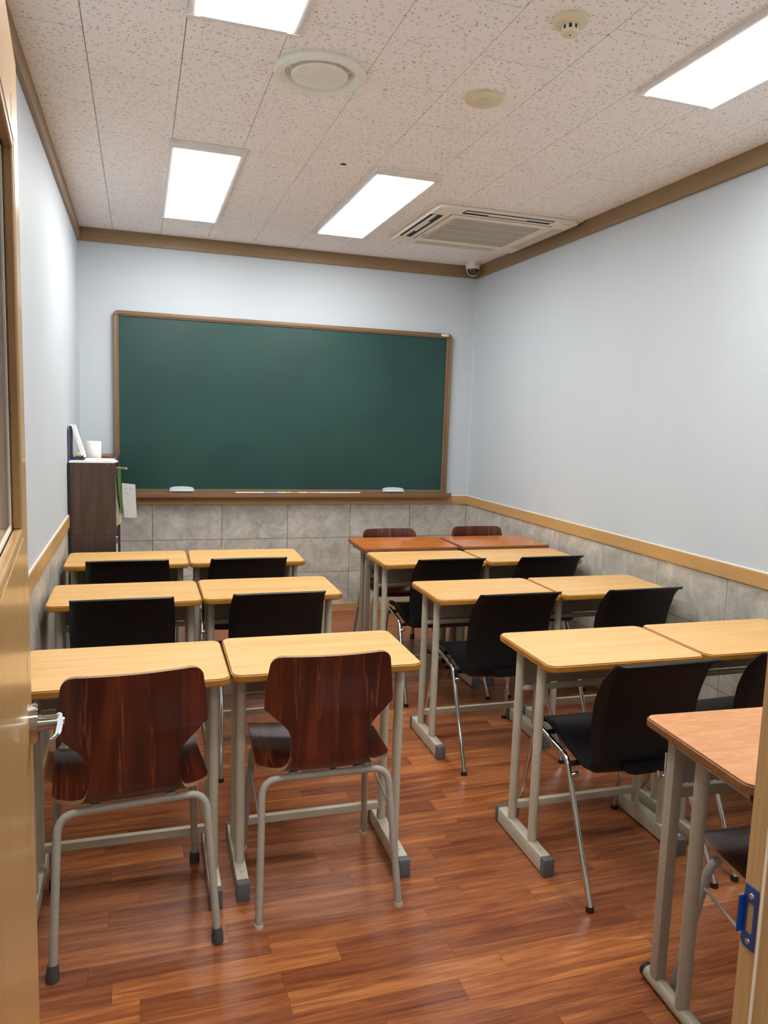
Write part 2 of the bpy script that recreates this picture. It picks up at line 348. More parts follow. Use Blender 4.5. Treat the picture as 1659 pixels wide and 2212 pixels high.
# ceiling with single tiles, staggered
ce = MB().box(-1.4, 2.8, -1.5, YB+0.1, ZC+0.012, ZC+0.1).build('ceiling', MT['joint'], kind='structure', label='speckled off-white fissured ceiling tiles')
cw, cl, x0 = 0.306, 0.606, -0.162
tile_mesh = {}
for i in range(-1, 9):
    xa, xb = max(x0+i*cw, XL), min(x0+(i+1)*cw, XR)
    if xb - xa < 0.01: continue
    off = 3.01 if i % 2 == 0 else 3.01-cl/2
    if i == -1: off = 3.01-cl/2
    k0 = -5
    for k in range(-5, 6):
        ya_, yb_ = max(off+k*cl, YF), min(off+(k+1)*cl, YB)
        if yb_-ya_ < 0.01: continue
        key = (round(xb-xa, 4), round(yb_-ya_, 4)); g = 0.0011
        if key not in tile_mesh:
            o = MB().box(-key[0]/2+g, key[0]/2-g, -key[1]/2+g*1.9, key[1]/2-g*1.9, 0, 0.012, 0.0012, seg=1).build('ceiling_tile', MT['ceiling'], ce)
            tile_mesh[key] = o.data
        else:
            o = bpy.data.objects.new('ceiling_tile', tile_mesh[key]); COL.objects.link(o); o.parent = ce
        o.location = ((xa+xb)/2, (ya_+yb_)/2, ZC)
MB().box(-1.3, 2.7, -1.4, YH, ZC, ZC+0.012).build('hall_ceiling_sheet', MT['wallpaper'], ce)

# trims: crown, chair rail with its pale caulk line, baseboards
def trim(name, x0, x1, y0, y1, z0, z1, m, caulk=None):
    o = MB().box(x0, x1, y0, y1, z0, z1, 0.0012, seg=1).build(name, m, kind='structure')
    if caulk: MB().box(*caulk, 0.001, seg=1).build('caulk_line', MT['caulk'], o)
trim('trim_1', XL, XR, YB-0.018, YB, Z_CR, ZC, MT['trim_wood'])
trim('trim_2', XL, XL+0.018, YF, YB-0.018, Z_CR, ZC, MT['trim_y'])
trim('trim_3', XR-0.018, XR, YF, YB-0.018, Z_CR, ZC, MT['trim_y'])
t_ = 0.010
trim('trim_4', XL, XR, YB-t_, YB, Z_RB, Z_RT-0.004, MT['rail_wood'], (XL, XR, YB-0.006, YB, Z_RT-0.004, Z_RT+0.001))
trim('trim_5', XL, XL+t_, YF, YB-t_, Z_RB, Z_RT-0.004, MT['rail_y'], (XL, XL+0.006, YF, YB-t_, Z_RT-0.004, Z_RT+0.001))
trim('trim_6', XR-t_, XR, YF, YB-t_, Z_RB, Z_RT-0.004, MT['rail_y'], (XR-0.006, XR, YF, YB-t_, Z_RT-0.004, Z_RT+0.001))
trim('baseboard_back', XL, XR, YB-t_, YB, 0.0, Z_BB, MT['rail_wood'])
trim('baseboard_left', XL, XL+t_, YF, YB-t_, 0.0, Z_BB, MT['rail_y'])
trim('baseboard_right', XR-t_, XR, YF, YB-t_, 0.0, Z_BB, MT['rail_y'])
MB().box(XR-0.0015, XR, YB-0.0015, YB, Z_RT, Z_CR).build('trim_7', MT['caulk'], kind='structure')

# door frame (strike side, hinge side, head) with the strike plate
fr = MB().box(XJ, XJ+0.035, YH-0.012, YF, 0, DTOP+0.03, 0.002, seg=1).box(XH-0.035, XH, YH-0.012, YF, 0, DTOP+0.03, 0.002, seg=1).box(XH, XJ, YH-0.012, YF, DTOP, DTOP+0.035, 0.002, seg=1).build('trim_8', MT['frame_wood'], kind='structure', label='pale oak door frame at the right edge')
MB().box(XJ-0.0028, XJ+0.001, YF-0.0262, YF-0.0245, 0, DTOP, 0.0004, seg=1).build('gasket_strip', MT['caulk'], fr)
# strike plate: lies on the x = XJ face
def YZ(x):   # maps prism (u, v, h) -> (x - h, y, z)
    return Matrix(((0, 0, -1, x), (1, 0, 0, 0), (0, 1, 0, 0), (0, 0, 0, 1)))
ya0, ya1, za0, za1 = YF-0.0205, YF-0.004, 0.966, 1.031
pl = MB()
hy0, hy1, hz0, hz1 = ya0+0.0035, ya0+0.0125, 0.981, 1.014
pl.prism([(ya0, za0), (ya0, za1), (hy0, za1), (hy0, za0)], 0, 0.0016, mat=YZ(XJ)).prism([(hy1, za0), (hy1, za1), (ya1, za1), (ya1, za0+0.004), (ya1-0.003, za0)], 0, 0.0016, mat=YZ(XJ))
pl.prism([(hy0, hz1), (hy0, za1), (hy1, za1), (hy1, hz1)], 0, 0.0016, mat=YZ(XJ)).prism([(hy0, za0), (hy0, hz0), (hy1, hz0), (hy1, za0)], 0, 0.0016, mat=YZ(XJ))
pl.box(XJ-0.0070, XJ, YF-0.004, YF-0.0015, 0.978, 1.018, 0.0006, seg=1)
sp_ = pl.build('strike_plate', MT['blue_film'], fr, label='blue-filmed steel strike plate')
for zz in (1.022, 0.9735):
    b = MB(); b.lathe([(0, 0), (0.0032, 0.0), (0.0028, 0.0012), (0.0008, 0.0014), (0, 0.0008)], seg=16); bmesh.ops.transform(b.bm, matrix=Matrix.Translation((XJ-0.0016, ya0+0.0075, zz)) @ Matrix.Rotation(-PI/2, 4, 'Y'), verts=b.bm.verts)
    b.build('screw', MT['steel'], sp_)

# open door leaf
dr = thing('door_1', 'open pale wood door with a tall window and chrome lever', None, (-0.1093, 0.562, 0), R(90+4.6), kind='structure')
W_, Td, zt = 0.692, 0.036, 1.968; ox0, ox1, oz0, oz1 = 0.10, 0.598, 1.302, 1.838
dl = MB()
dl.box(0, ox0, 0, Td, 0.008, zt, 0.0015, seg=1).box(ox1, W_, 0, Td, 0.008, zt, 0.0015, seg=1).box(ox0-0.001, ox1+0.001, 0.0, Td, 0.008, oz0, 0.0008, seg=1).box(ox0-0.001, ox1+0.001, 0, Td, oz1, zt, 0.0008, seg=1)
dl.build('door_leaf', MT['door_wood'], dr)
MB().box(W_, W_+0.0008, 0.0005, Td-0.0005, 0.009, zt-0.001).build('edge_band', MT['rail_wood'], dr)
bd = MB(); bw = 0.014
for yy in (0.001, Td-0.013):
    MB().box(ox0, ox1, yy-0.0004, yy+0.012, oz0, oz0+bw, 0.003, seg=2).build('window_sill_bead', MT['door_wood'], dr)
    bd.box(ox0, ox0+bw, yy, yy+0.012, oz0+bw, oz1, 0.002, seg=1).box(ox1-bw, ox1, yy, yy+0.012, oz0+bw, oz1, 0.002, seg=1).box(ox0, ox1, yy, yy+0.012, oz1-bw, oz1, 0.002, seg=1)
bd.build('window_bead', MT['bead_wood'], dr)
MB().box(ox0+0.002, ox1-0.002, Td/2-0.0025, Td/2+0.0025, oz0+0.002, oz1-0.002).build('glass_pane', MT['glass'], dr)
MB().box(ox1-bw-0.006, ox1-bw, Td/2-0.004, Td/2-0.0026, oz0+bw, oz1-bw).box(ox0+bw, ox1-bw, Td/2-0.004, Td/2-0.0026, oz0+bw, oz0+bw+0.006).build('glazing_seal', MT['caulk'], dr)
for (u, zz, h, wd) in ((0.565, 1.222, 0.012, 0.004), (0.60, 1.112, 0.014, 0.006), (0.555, 1.868, 0.014, 0.006)):
    MB().box(u, u+wd, -0.0006, 0, zz-h, zz+h).build('tape_scrap', MT['tape'], dr)
hz = 1.012; hu = 0.632
hd = MB(); rose = [(hu + 0.0245*math.cos(a), hz + (0.031 if abs(math.sin(a)) else 0.03)*math.sin(a)) for a in [2*PI*k/28 for k in range(28)]]
XZ = Matrix(((1, 0, 0, 0), (0, 0, -1, 0), (0, 1, 0, 0), (0, 0, 0, 1)))      # prism (u, v, h) -> (u, -h, v)
hd.prism(rose, 0, 0.0115, 0.002, mat=XZ)
han = hd.build('handle_rose', MT['nickel'], dr, label='polished round lever rose')
MB().tube([(hu, -0.0115, hz), (hu, -0.016, hz), (hu, -0.0161, hz), (hu, -0.042, hz)], [0.0125, 0.0125, 0.0108, 0.0108], 20).build('handle_neck', MT['nickel'], han)
lv = MB(); cl_ = fillet([(hu+0.011, -0.0405, 0), (hu-0.03, -0.0425, 0), (hu-0.066, -0.040, 0), (hu-0.086, -0.033, 0)], 0.04, 5)
lv.prism([(p_.x, p_.y-0.004) for p_ in cl_] + [(p_.x, p_.y+0.004) for p_ in reversed(cl_)], hz-0.0115, hz+0.0105, 0.002)
lv.tube([(hu, -0.043, hz), (hu, -0.048, hz)], [0.006, 0.005], 12)
lv.build('handle_lever', MT['chrome'], han)
for zz in (0.25, 1.7):
    MB().tube([(0.0, -0.004, zz-0.05), (0.0, -0.004, zz+0.05)], 0.007, 12).build('hinge', MT['steel'], dr)

# ------------------------------------------------------------------ ceiling lights
def ceiling_light(cx, y0, y1, label):
    t = thing('ceiling_light', label, 'light', (cx, (y0+y1)/2, ZC), 0, 'long flat ceiling panels')
    L = (y1-y0)/2; Wd = 0.145
    f = MB(); D0, D1 = -0.016, 0
    f.box(-Wd-0.022, -Wd, -L-0.03, L+0.02, D0, D1, 0.003).box(Wd, Wd+0.022, -L-0.03, L+0.02, D0, D1, 0.003)
    f.build('side_rail', MT['frame_white'], t)
    for s, cap in ((-1, 0.070), (1, 0.022)):
        a, b = sorted((s*L, s*(L+cap)))
        MB().box(-Wd-0.024, Wd+0.024, a, b, D0-0.001, D1, 0.003).build('end_cap', MT['frame_white'], t)
        for sx in (-1, 1):
            c0 = sx*(Wd+0.005); a2, b2 = sorted((s*(L+0.004), s*(L+cap+0.002)))
            MB().box(c0-0.02, c0+0.02, a2, b2, D0-0.0022, D0, 0.001, seg=1).build('corner_piece', MT['frame_white'], t)
    MB().box(-Wd, Wd, -L, L, -0.017, -0.001).build('diffuser', MT['led'], t)
    return t
ceiling_light(0.300, 3.655, 4.925, 'lit ceiling panel over the left desks, nearer the blackboard')
ceiling_light(1.245, 3.635, 4.905, 'lit ceiling panel left of the air conditioner')
ceiling_light(0.310, 1.19, 2.455, 'lit ceiling panel cut by the top edge, left of the round vent')
ceiling_light(1.855, 1.15, 2.413, 'lit ceiling panel at the upper right edge, right of the smoke detector')
t = thing('ceiling_light', 'long hall ceiling panel above the doorway side', 'light', (0.2, -0.55, ZC))
MB().box(-0.66, 0.66, -0.17, 0.17, -0.016, -0.011, 0.002).build('frame', MT['frame_white'], t)
MB().box(-0.62, 0.62, -0.145, 0.145, -0.020, -0.016).build('diffuser', MT['hall_led'], t)

# round air diffuser
t = thing('round_vent', 'large round white ceiling vent with a flat centre disc', 'vent', (0.600, 2.712, ZC))
MB().lathe([(0.156, 0), (0.160, -0.010), (0.152, -0.022), (0.136, -0.025), (0.124, -0.018), (0.117, -0.001), (0.112, 0.004), (0.158, 0.0)], seg=64).build('outer_ring', MT['off_white'], t)
MB().lathe([(0.115, -0.001), (0.113, -0.006), (0.109, -0.007), (0.107, -0.001)], seg=64).build('inner_ring', MT['off_white'], t)
MB().lathe([(0.090, -0.001), (0.099, -0.017), (0.095, -0.021), (0, -0.023)], seg=64).build('centre_disc', MT['off_white'], t)
# speaker
t = thing('ceiling_speaker', 'small flat cream disc on the ceiling, right of the round vent', 'speaker', (1.212, 2.687, ZC))
MB().lathe([(0.0, 0), (0.069, 0), (0.071, -0.010), (0.066, -0.014), (0.058, -0.0155), (0.0, -0.0165)], seg=48).build('cover', MT['aged_ivory'], t)
MB().lathe([(0.036, -0.0150), (0.034, -0.0178), (0, -0.0178)], seg=40).build('grille', MT['cream_grille'], t)
# smoke detector
t = thing('smoke_detector', 'cream round smoke detector with dark slots at the top right', 'detector', (1.213, 2.10, ZC))
MB().lathe([(0, 0), (0.052, 0), (0.053, -0.006), (0.048, -0.016), (0.030, -0.022), (0.026, -0.0225), (0, -0.0225)], seg=48).build('base', MT['aged_ivory'], t)
MB().lathe([(0.0235, -0.0225), (0.0235, -0.036), (0, -0.036)], seg=40).build('chamber', MT['dark'], t)
rb = MB()
for k in range(9):
    a = 2*PI*k/9 + 0.17
    rb.box(-0.0045, 0.0045, 0.0235, 0.0262, -0.0365, -0.0225, mat=Matrix.Rotation(a, 4, 'Z'))
rb.build('cage', MT['white_plastic'], t)
MB().lathe([(0.0262, -0.0345), (0.0266, -0.038), (0.024, -0.0435), (0, -0.045)], seg=40).build('cap', MT['aged_ivory'], t)
MB().lathe([(0.003, -0.0445), (0.003, -0.0462), (0, -0.0462)], seg=12).build('indicator', MT['grey_dash'], t)
# sprinkler / hole
t = thing('ceiling_sensor', 'tiny dark recessed hole in a pale ring on the ceiling', 'sensor', (0.920, 3.606, ZC))
MB().lathe([(0.022, 0), (0.022, -0.0014), (0.0145, -0.0016)], seg=28).build('ring', MT['off_white'], t)
MB().lathe([(0.0145, -0.0013), (0, -0.0013)], seg=24).build('hole', MT['dark'], t)

# air conditioner cassette
t = thing('air_conditioner', 'square four-way ceiling air conditioner by the right wall', 'air conditioner', (1.998, 4.405, ZC))
h = 0.4625
a = MB(); a.prism(rrect(-h, h, -h, h, 0.05), -0.010, 0.0, 0.002); a.prism(rrect(-h+0.022, h-0.022, -h+0.022, h-0.022, 0.04), -0.028, -0.010, 0.006)
a.build('panel', MT['ac_white'], t)
g = MB(); g.prism(rrect(-0.315, 0.315, -0.315, 0.315, 0.012), -0.0315, -0.028, 0.001)
gf = g.build('intake_frame', MT['ac_white'], t)
MB().box(-0.275, 0.275, -0.262, 0.262, -0.0320, -0.0314).build('intake_recess', MT['grey_dash'], gf)
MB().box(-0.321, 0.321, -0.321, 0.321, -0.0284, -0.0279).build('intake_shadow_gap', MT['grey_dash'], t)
sl = MB()
for k in range(46):
    x = -0.272 + k*0.0121; sl.box(x-0.0034, x+0.0034, -0.262, 0.262, -0.0328, -0.0321)
for y_ in (-0.262, -0.131, 0.0, 0.131, 0.262): sl.box(-0.278, 0.278, y_-0.005, y_+0.005, -0.0334, -0.0321)
for x_ in (-0.276, 0.276): sl.box(x_-0.004, x_+0.004, -0.266, 0.266, -0.0358, -0.0322)
sl.build('intake_slats', MT['cream_grille'], gf, kind='stuff')
MB().box(-0.300, -0.292, 0.16, 0.235, -0.0325, -0.0315).build('badge', MT['grey_dash'], gf)
for k, (rot, opened) in enumerate(((180, True), (90, True), (0, False), (-90, False))):
    # slot local: along x, at y = +0.405
    Mx = Matrix.Rotation(R(rot), 4, 'Z')
    s = MB(); s.box(-0.275, 0.275, 0.352, 0.428, -0.0292, -0.0278, mat=Mx); s.build('outlet_slot', MT['dark'] if opened else MT['cream_grille'], t)
    v = MB()
    if opened:
        for (x0_, x1_, y0_, y1_) in ((-0.27, 0.27, 0.388, 0.412), (-0.12, 0.12, 0.372, 0.390)): v.box(x0_, x1_, y0_, y1_, -0.0302, -0.0290, 0.0004, seg=1, mat=Mx)
    else: v.box(-0.268, 0.268, 0.366, 0.422, -0.0325, -0.0292, 0.0015, seg=1, mat=Mx)
    v.build('louvre', MT['ac_white'] if opened else MT['cream_grille'], t)
for k in range(3):
    MB().box(0.34+k*0.02, 0.35+k*0.02, -0.40, -0.394, -0.0292, -0.0278).build('status_light', MT['grey_dash'], t)

# dome camera in the corner
t = thing('security_camera', 'small white dome camera under the ceiling in the far right corner', 'camera', (2.385, 5.352, ZC))
MB().lathe([(0, 0), (0.056, 0), (0.058, -0.010), (0.056, -0.028), (0.050, -0.042), (0.046, -0.044)], seg=40).build('housing', MT['white_plastic'], t)
MB().lathe([(0.045, -0.044), (0.046, -0.056), (0.039, -0.076), (0.024, -0.090), (0, -0.095)], seg=40).build('dome', MT['dome'], t)
rg = MB(); rg.lathe([(0.050, -0.041), (0.050, -0.047), (0.0465, -0.050)], seg=40)
for k in range(12):
    a0, a1 = PI*k/12, PI*(k+1)/12
rg.tube([(0.048*math.cos(PI*k/14), 0, -0.048-0.049*math.sin(PI*k/14)) for k in range(15)], 0.0028, 8)
rg.build('trim_ring', MT['white_plastic'], t)
MB().box(-0.006, 0.002, -0.0585, -0.0545, -0.024, -0.014).build('emblem', MT['grey_dash'], t)

# ------------------------------------------------------------------ blackboard
bx0, bx1, bz0, bz1 = -0.166, 2.294, 0.926, 2.152
t = thing('chalkboard', 'wide green chalkboard in a brown wooden frame on the back wall', 'blackboard', (0, YB, 0))
MB().box(bx0+0.015, bx1-0.015, -0.018, -0.002, bz0+0.005, bz1-0.015).build('writing_surface', MT['green_board'], t)
def frame_rail(nm, pts, y0, y1, m):
    return MB().prism(pts, y0, y1, 0.002, mat=XZ).build(nm, m, t)
fw_ = 0.034; cr = 0.034
MB().box(bx0+cr, bx1-cr, -0.036, -0.001, bz1-0.026, bz1, 0.003).box(bx0+cr, bx1-cr, -0.028, -0.018, bz1-0.034, bz1-0.026, 0.001, seg=1).build('top_rail', MT['board_wood'], t)
for nm, xa, xb in (('side_rail', bx0, bx0+0.022), ('side_rail', bx1-0.022, bx1)):
    xi0, xi1 = (xb, xb+0.012) if xa == bx0 else (xa-0.020, xa)
    MB().box(xa, xb, -0.036, -0.001, bz0, bz1-cr, 0.003).box(xi0, xi1, -0.026, -0.018, bz0, bz1-cr+0.004, 0.001, seg=1).build(nm, MT['board_wood_v'], t)
for s, xc in ((-1, bx0+cr), (1, bx1-cr)):
    arc = [(xc + s*cr*math.sin(PI/2*k/8), bz1-cr + cr*math.cos(PI/2*k/8)) for k in range(9)]
    inner = [(xc + s*0.008, bz1-cr), (xc + s*0.004, bz1-cr+0.006), (xc, bz1-cr+0.008)]
    b = MB(); P = arc + inner
    b.prism(P, 0.001, 0.037, 0.002, mat=XZ); b.build('corner_piece', MT['board_wood'], t, label='rounded frame corner')
MB().box(bx0, bx1, -0.034, -0.001, bz0-0.004, bz0+0.022, 0.002).build('bottom_rail', MT['board_wood'], t)
MB().box(bx0+0.01, bx1+0.026, -0.086, -0.0015, bz0-0.032, bz0-0.004, 0.002).box(bx0+0.01, bx1+0.026, -0.086, -0.080, bz0-0.004, bz0+0.003, 0.001, seg=1).build('chalk_tray', MT['board_wood'], t)
lb = MB().box(bx1-0.094, bx1-0.034, -0.0372, -0.036, bz1-0.022, bz1-0.004).build('label_plate', MT['white_plastic'], t)
MB().box(bx1-0.090, bx1-0.050, -0.0376, -0.0372, bz1-0.012, bz1-0.0105).box(bx1-0.046, bx1-0.040, -0.0376, -0.0372, bz1-0.017, bz1-0.008).build('print', MT['grey_dash'], lb)
# erasers and chalk on the tray
zt_ = bz0-0.004
def eraser(xc, label):
    e = thing('chalk_eraser', label, 'eraser', (xc, YB-0.0575, zt_), 0, 'erasers on the chalk tray')
    MB().box(-0.081, 0.081, -0.0175, 0.0175, 0.0002, 0.014, 0.002).build('felt_pad', MT['eraser_felt'], e)
    prof = [(-0.084, 0.012), (-0.083, 0.030), (-0.074, 0.041), (-0.045, 0.046), (0, 0.048), (0.045, 0.046), (0.074, 0.041), (0.083, 0.030), (0.084, 0.012)]
    MB().prism(prof, -0.019, 0.019, 0.003, mat=XZ).build('shell', MT['eraser_shell'], e)
    MB().box(-0.062, 0.062, -0.0202, -0.019, 0.018, 0.030, 0.0005, seg=1).build('grip_recess', MT['frame_white'], e)
eraser(0.279, 'white-backed eraser on the left half of the chalk tray')
eraser(1.845, 'white-backed eraser near the right end of the chalk tray')
px = [507, 536, 566, 595, 612, 624, 638, 657, 683, 706, 729, 752, 775]
cols = ['white', 'white', 'blue', 'white', 'yellow', 'green', 'white', 'pink', 'white', 'white', 'white', 'white']
labs = ['leftmost white chalk of the row on the tray', 'white chalk just left of the blue chalk', 'blue chalk on the tray', 'white chalk between the blue and the yellow chalk', 'yellow chalk stub on the tray', 'green chalk stub on the tray', 'white chalk between the green and the pink chalk', 'pink chalk on the tray', 'white chalk just right of the pink chalk', 'second white chalk right of the pink chalk', 'white chalk, second from the right end of the row', 'rightmost white chalk of the row on the tray']
for k in range(12):
    xa = 0.650 + (px[k]-507)/268.0*0.932; xb = 0.650 + (px[k+1]-507)/268.0*0.932
    o = MB().tube([(xa-(xa+xb)/2+0.0015, 0, 0), (xb-(xa+xb)/2-0.0015, 0, 0)], 0.0055, 10).build('chalk_stick', MT['chalk_'+cols[k]])
    o.location = ((xa+xb)/2, YB-0.066, zt_+0.0056); tag(o, labs[k], 'chalk', 'chalk sticks in a row on the tray')

# ------------------------------------------------------------------ desks
def desk_style(style):
    """local origin: front-left corner of the top, on the floor; students sit at y < 0"""
    if style == 'pale': zt, top, edge, met, W, D = 0.720, 'desk_top', 'desk_edge', 'beige_metal', 0.600, 0.392
    else: zt, top, edge, met, W, D = 0.736, ('red_top' if style == 'red' else 'pink_top'), ('red_edge' if style == 'red' else 'pink_edge'), 'taupe_metal', 0.600, 0.400
    t = thing('school_desk', 'school desk', 'desk')
    MB().prism(rrect(0, W, 0, D, 0.034 if style == 'pale' else 0.03), zt-0.024, zt, 0.0045, 0, 1, seg=3).build('desktop', [MT[top], MT[edge]], t)
    m = MT[met]; ins = 0.040
    if style == 'pale':
        for sx in (0, 1):
            xc = ins if sx == 0 else W-ins
            ft = MB().box(xc-0.018, xc+0.018, 0.020, 0.350, 0.006, 0.060, 0.002).build('foot_bar', m, t)
            MB().box(xc-0.0195, xc+0.0195, -0.005, 0.022, 0.0, 0.061, 0.003).build('foot_cap', MT['cap_grey'], ft)
            MB().box(xc-0.0195, xc+0.0195, 0.348, 0.372, 0.0, 0.061, 0.003).build('foot_cap', MT['cap_grey'], ft)
            MB().lathe([(0.0022, 0.0602), (0.0022, 0.0606), (0, 0.0606)], c=(xc, 0.06, 0), seg=10).build('screw', MT['dark'], ft)
            for yp in (0.120, 0.272):
                MB().tube([(xc, yp, 0.058), (xc, yp, zt-0.022)], 0.0155, 20).build('leg_post', m, t)
            MB().box(xc-0.012, xc+0.012, 0.06, 0.33, zt-0.040, zt-0.022, 0.002).build('top_bracket', m, t)
        MB().box(ins+0.012, W-ins-0.012, 0.262, 0.282, 0.098, 0.124, 0.002).build('stretcher', m, t)
        MB().tube([(ins, 0.268, 0.551), (W-ins, 0.268, 0.551)], 0.0115, 14).build('cross_tube', m, t)
        MB().box(ins+0.014, W-ins-0.014, 0.270, 0.276, 0.566, zt-0.024, 0.001, seg=1).build('modesty_panel', MT['grey_panel'], t)
    else:
        for sx in (0, 1):
            xc = ins+0.012 if sx == 0 else W-ins-0.012
            ft = MB().tube([(xc, -0.030, 0.024), (xc, 0.360, 0.024)], 0.019, 18).build('foot_tube', m, t)
            MB().tube([(xc, -0.034, 0.0235), (xc, -0.028, 0.0235)], 0.0205, 16).build('foot_cap', MT['cap_black'], ft)
            MB().tube([(xc, 0.358, 0.0235), (xc, 0.370, 0.0235)], 0.0205, 16).build('foot_cap', MT['cap_black'], ft)
            MB().box(xc-0.015, xc+0.015, 0.305, 0.335, 0.038, zt-0.024, 0.002).build('square_leg', m, t)
            MB().tube([(xc, 0.215, 0.036), (xc, 0.215, zt-0.04)], 0.0175, 20).build('round_leg', m, t)
            rl = MB().box(xc-0.013, xc+0.013, 0.045, 0.34, zt-0.054, zt-0.0225, 0.002).build('top_rail', m, t)
            MB().box(xc-0.012, xc+0.013, 0.012, 0.045, zt-0.058, zt-0.026, 0.007).build('rail_cap', MT['cap_black'], rl)
        MB().box(ins+0.03, W-ins-0.03, 0.310, 0.330, 0.545, 0.572, 0.002).build('cross_rail', m, t)
        MB().box(ins+0.026, W-ins-0.026, 0.318, 0.323, 0.580, zt-0.024, 0.001, seg=1).build('modesty_panel', MT['grey_panel'], t)
        hk = MB().tube(fillet([(0.022, 0.320, 0.665), (0.022, 0.320, 0.605), (0.005, 0.320, 0.600), (0.003, 0.320, 0.618)], 0.008, 4), 0.0025, 8)
        hk.build('bag_hook', MT['chrome'], t)
    return t
first = {}
def place_desk(style, x, y, rz, label, group):
    if style not in first:
        t = desk_style(style); first[style] = t; t.location = (x, y, 0); t.rotation_euler = (0, 0, rz); t['label'] = label; t['group'] = group; return t
    return dup(first[style], (x, y, 0), rz, label, group)
G = 'pale-topped school desks'
place_desk('pale', 0.2545, 2.164, -0.018, 'pale wood desk in the left front row, right of its pair, by the aisle', G)
place_desk('pale', -0.350, 2.153, -0.011, 'pale wood desk in the left front row, half hidden by the open door', G)
place_desk('pale', -0.357, 3.104, 0.004, 'pale wood desk in the left middle row, beside the left wall', G)
place_desk('pale', 0.247, 3.118, -0.006, 'pale wood desk in the left middle row, by the aisle', G)
place_desk('pale', -0.363, 3.901, -0.007, 'pale wood desk in the left back row, in front of the dark bookcase', G)
place_desk('pale', 0.241, 3.902, -0.03, 'pale wood desk in the left back row, by the aisle', G)
place_desk('pale', 1.229, 3.712, -0.012, 'pale wood desk touching the left reddish desk, by the aisle', G)
place_desk('pale', 1.842, 3.712, 0.0, 'pale wood desk touching the right reddish desk, near the right wall', G)
place_desk('pale', 1.218, 2.925, -0.02, 'pale wood desk in the right middle row, by the aisle', G)
place_desk('pale', 1.828, 2.912, -0.018, 'pale wood desk in the right middle row, near the right wall', G)
place_desk('pale', 1.237, 2.033, -0.022, 'pale wood desk in the right front row, by the aisle', G)
place_desk('pale', 1.848, 2.024, -0.020, 'pale wood desk in the right front row, cut by the door frame', G)
G2 = 'reddish school desks pushed against the pale desks'
place_desk('red', 1.241+0.598, 4.118+0.396, PI-0.02, 'glossy reddish desk nearer the aisle, at the far end of the right block', G2)
place_desk('red', 1.858+0.598, 4.122+0.394, PI, 'glossy reddish desk nearer the right wall, at the far end of the right block', G2)
p = desk_style('pink'); p.location = (1.228, 1.193, 0); p.rotation_euler = (0, 0, -0.068); tag(p, 'salmon-topped desk with worn brown edge at the lower right', 'desk')

# ------------------------------------------------------------------ chairs
def interp(tab, s):
    # smooth (Catmull-like) interpolation of rows [s, a, b, ...]
    n = len(tab)
    for i in range(n-1):
        if s <= tab[i+1][0] or i == n-2:
            t = (s-tab[i][0])/(tab[i+1][0]-tab[i][0]); t = max(0, min(1, t)); out = []
            for k in range(1, len(tab[0])):
                p0 = tab[max(i-1, 0)][k]; p1 = tab[i][k]; p2 = tab[i+1][k]; p3 = tab[min(i+2, n-1)][k]
                s0 = tab[max(i-1, 0)][0]; s1 = tab[i][0]; s2 = tab[i+1][0]; s3 = tab[min(i+2, n-1)][0]
                m1 = (p2-p0)/(s2-s0) if s2 != s0 else 0; m2 = (p3-p1)/(s3-s1) if s3 != s1 else 0; h_ = s2-s1
                out.append((2*t**3-3*t*t+1)*p1 + (t**3-2*t*t+t)*h_*m1 + (-2*t**3+3*t*t)*p2 + (t**3-t*t)*h_*m2)
            return out
def shell(tab, th, fwd, n=90, nu=22, top_r=0.03, front_r=0.03, lip=0.0):
    """tab rows: s, y, z, half width. sheet thickness th. fwd(s, u)->(dy, dz) lateral shaping"""
    S0, S1 = tab[0][0], tab[-1][0]; rows = []
    ss = [S0 + (S1-S0)*i/n for i in range(n+1)]
    ds = 0.006
    ss = sorted(set(ss + [S0 + top_r*k/12 for k in range(8)] + [S1 - top_r*k/12 for k in range(8)]))
    for s_ in ss:
        y_, z_, w_ = interp(tab, s_)
        for (d, r_) in ((s_-S0, front_r), (S1-s_, top_r)):
            if d < r_: w_ -= r_ - math.sqrt(max(0, r_*r_-(r_-d)**2))
        row = []
        for j in range(nu+1):
            u = -1+2*j/nu; dy, dz = fwd(s_, u*w_)
            row.append(Vector((u*w_, y_+dy, z_+dz)))
        rows.append(row)
    nr = len(rows); bm = bmesh.new(); A = []; B = []
    for i in range(nr):
        ra, rb_ = [], []
        for j in range(nu+1):
            ti = rows[min(i+1, nr-1)][j]-rows[max(i-1, 0)][j]; tj = rows[i][min(j+1, nu)]-rows[i][max(j-1, 0)]
            nn = tj.cross(ti); nn.normalize()
            ra.append(bm.verts.new(rows[i][j]+nn*th/2)); rb_.append(bm.verts.new(rows[i][j]-nn*th/2))
        A.append(ra); B.append(rb_)
    for i in range(nr-1):
        for j in range(nu):
            bm.faces.new((A[i][j], A[i][j+1], A[i+1][j+1], A[i+1][j])); bm.faces.new((B[i][j], B[i+1][j], B[i+1][j+1], B[i][j+1]))
    ed = []
    for i in range(nr-1):
        ed.append(bm.faces.new((A[i][0], A[i+1][0], B[i+1][0], B[i][0]))); ed.append(bm.faces.new((A[i][nu], B[i][nu], B[i+1][nu], A[i+1][nu])))
    for j in range(nu):
        ed.append(bm.faces.new((A[0][j], B[0][j], B[0][j+1], A[0][j+1]))); ed.append(bm.faces.new((A[-1][j], A[-1][j+1], B[-1][j+1], B[-1][j])))
    for f in ed: f.material_index = 1
    bmesh.ops.recalc_face_normals(bm, faces=bm.faces)
    m = MB(); m.bm.free(); m.bm = bm; return m
def path_s(rows):
    out = []; s_ = 0; p = None
    for (y_, z_, w_) in rows:
        if p: s_ += math.hypot(y_-p[0], z_-p[1])
        out.append((s_, y_, z_, w_)); p = (y_, z_)
    return out
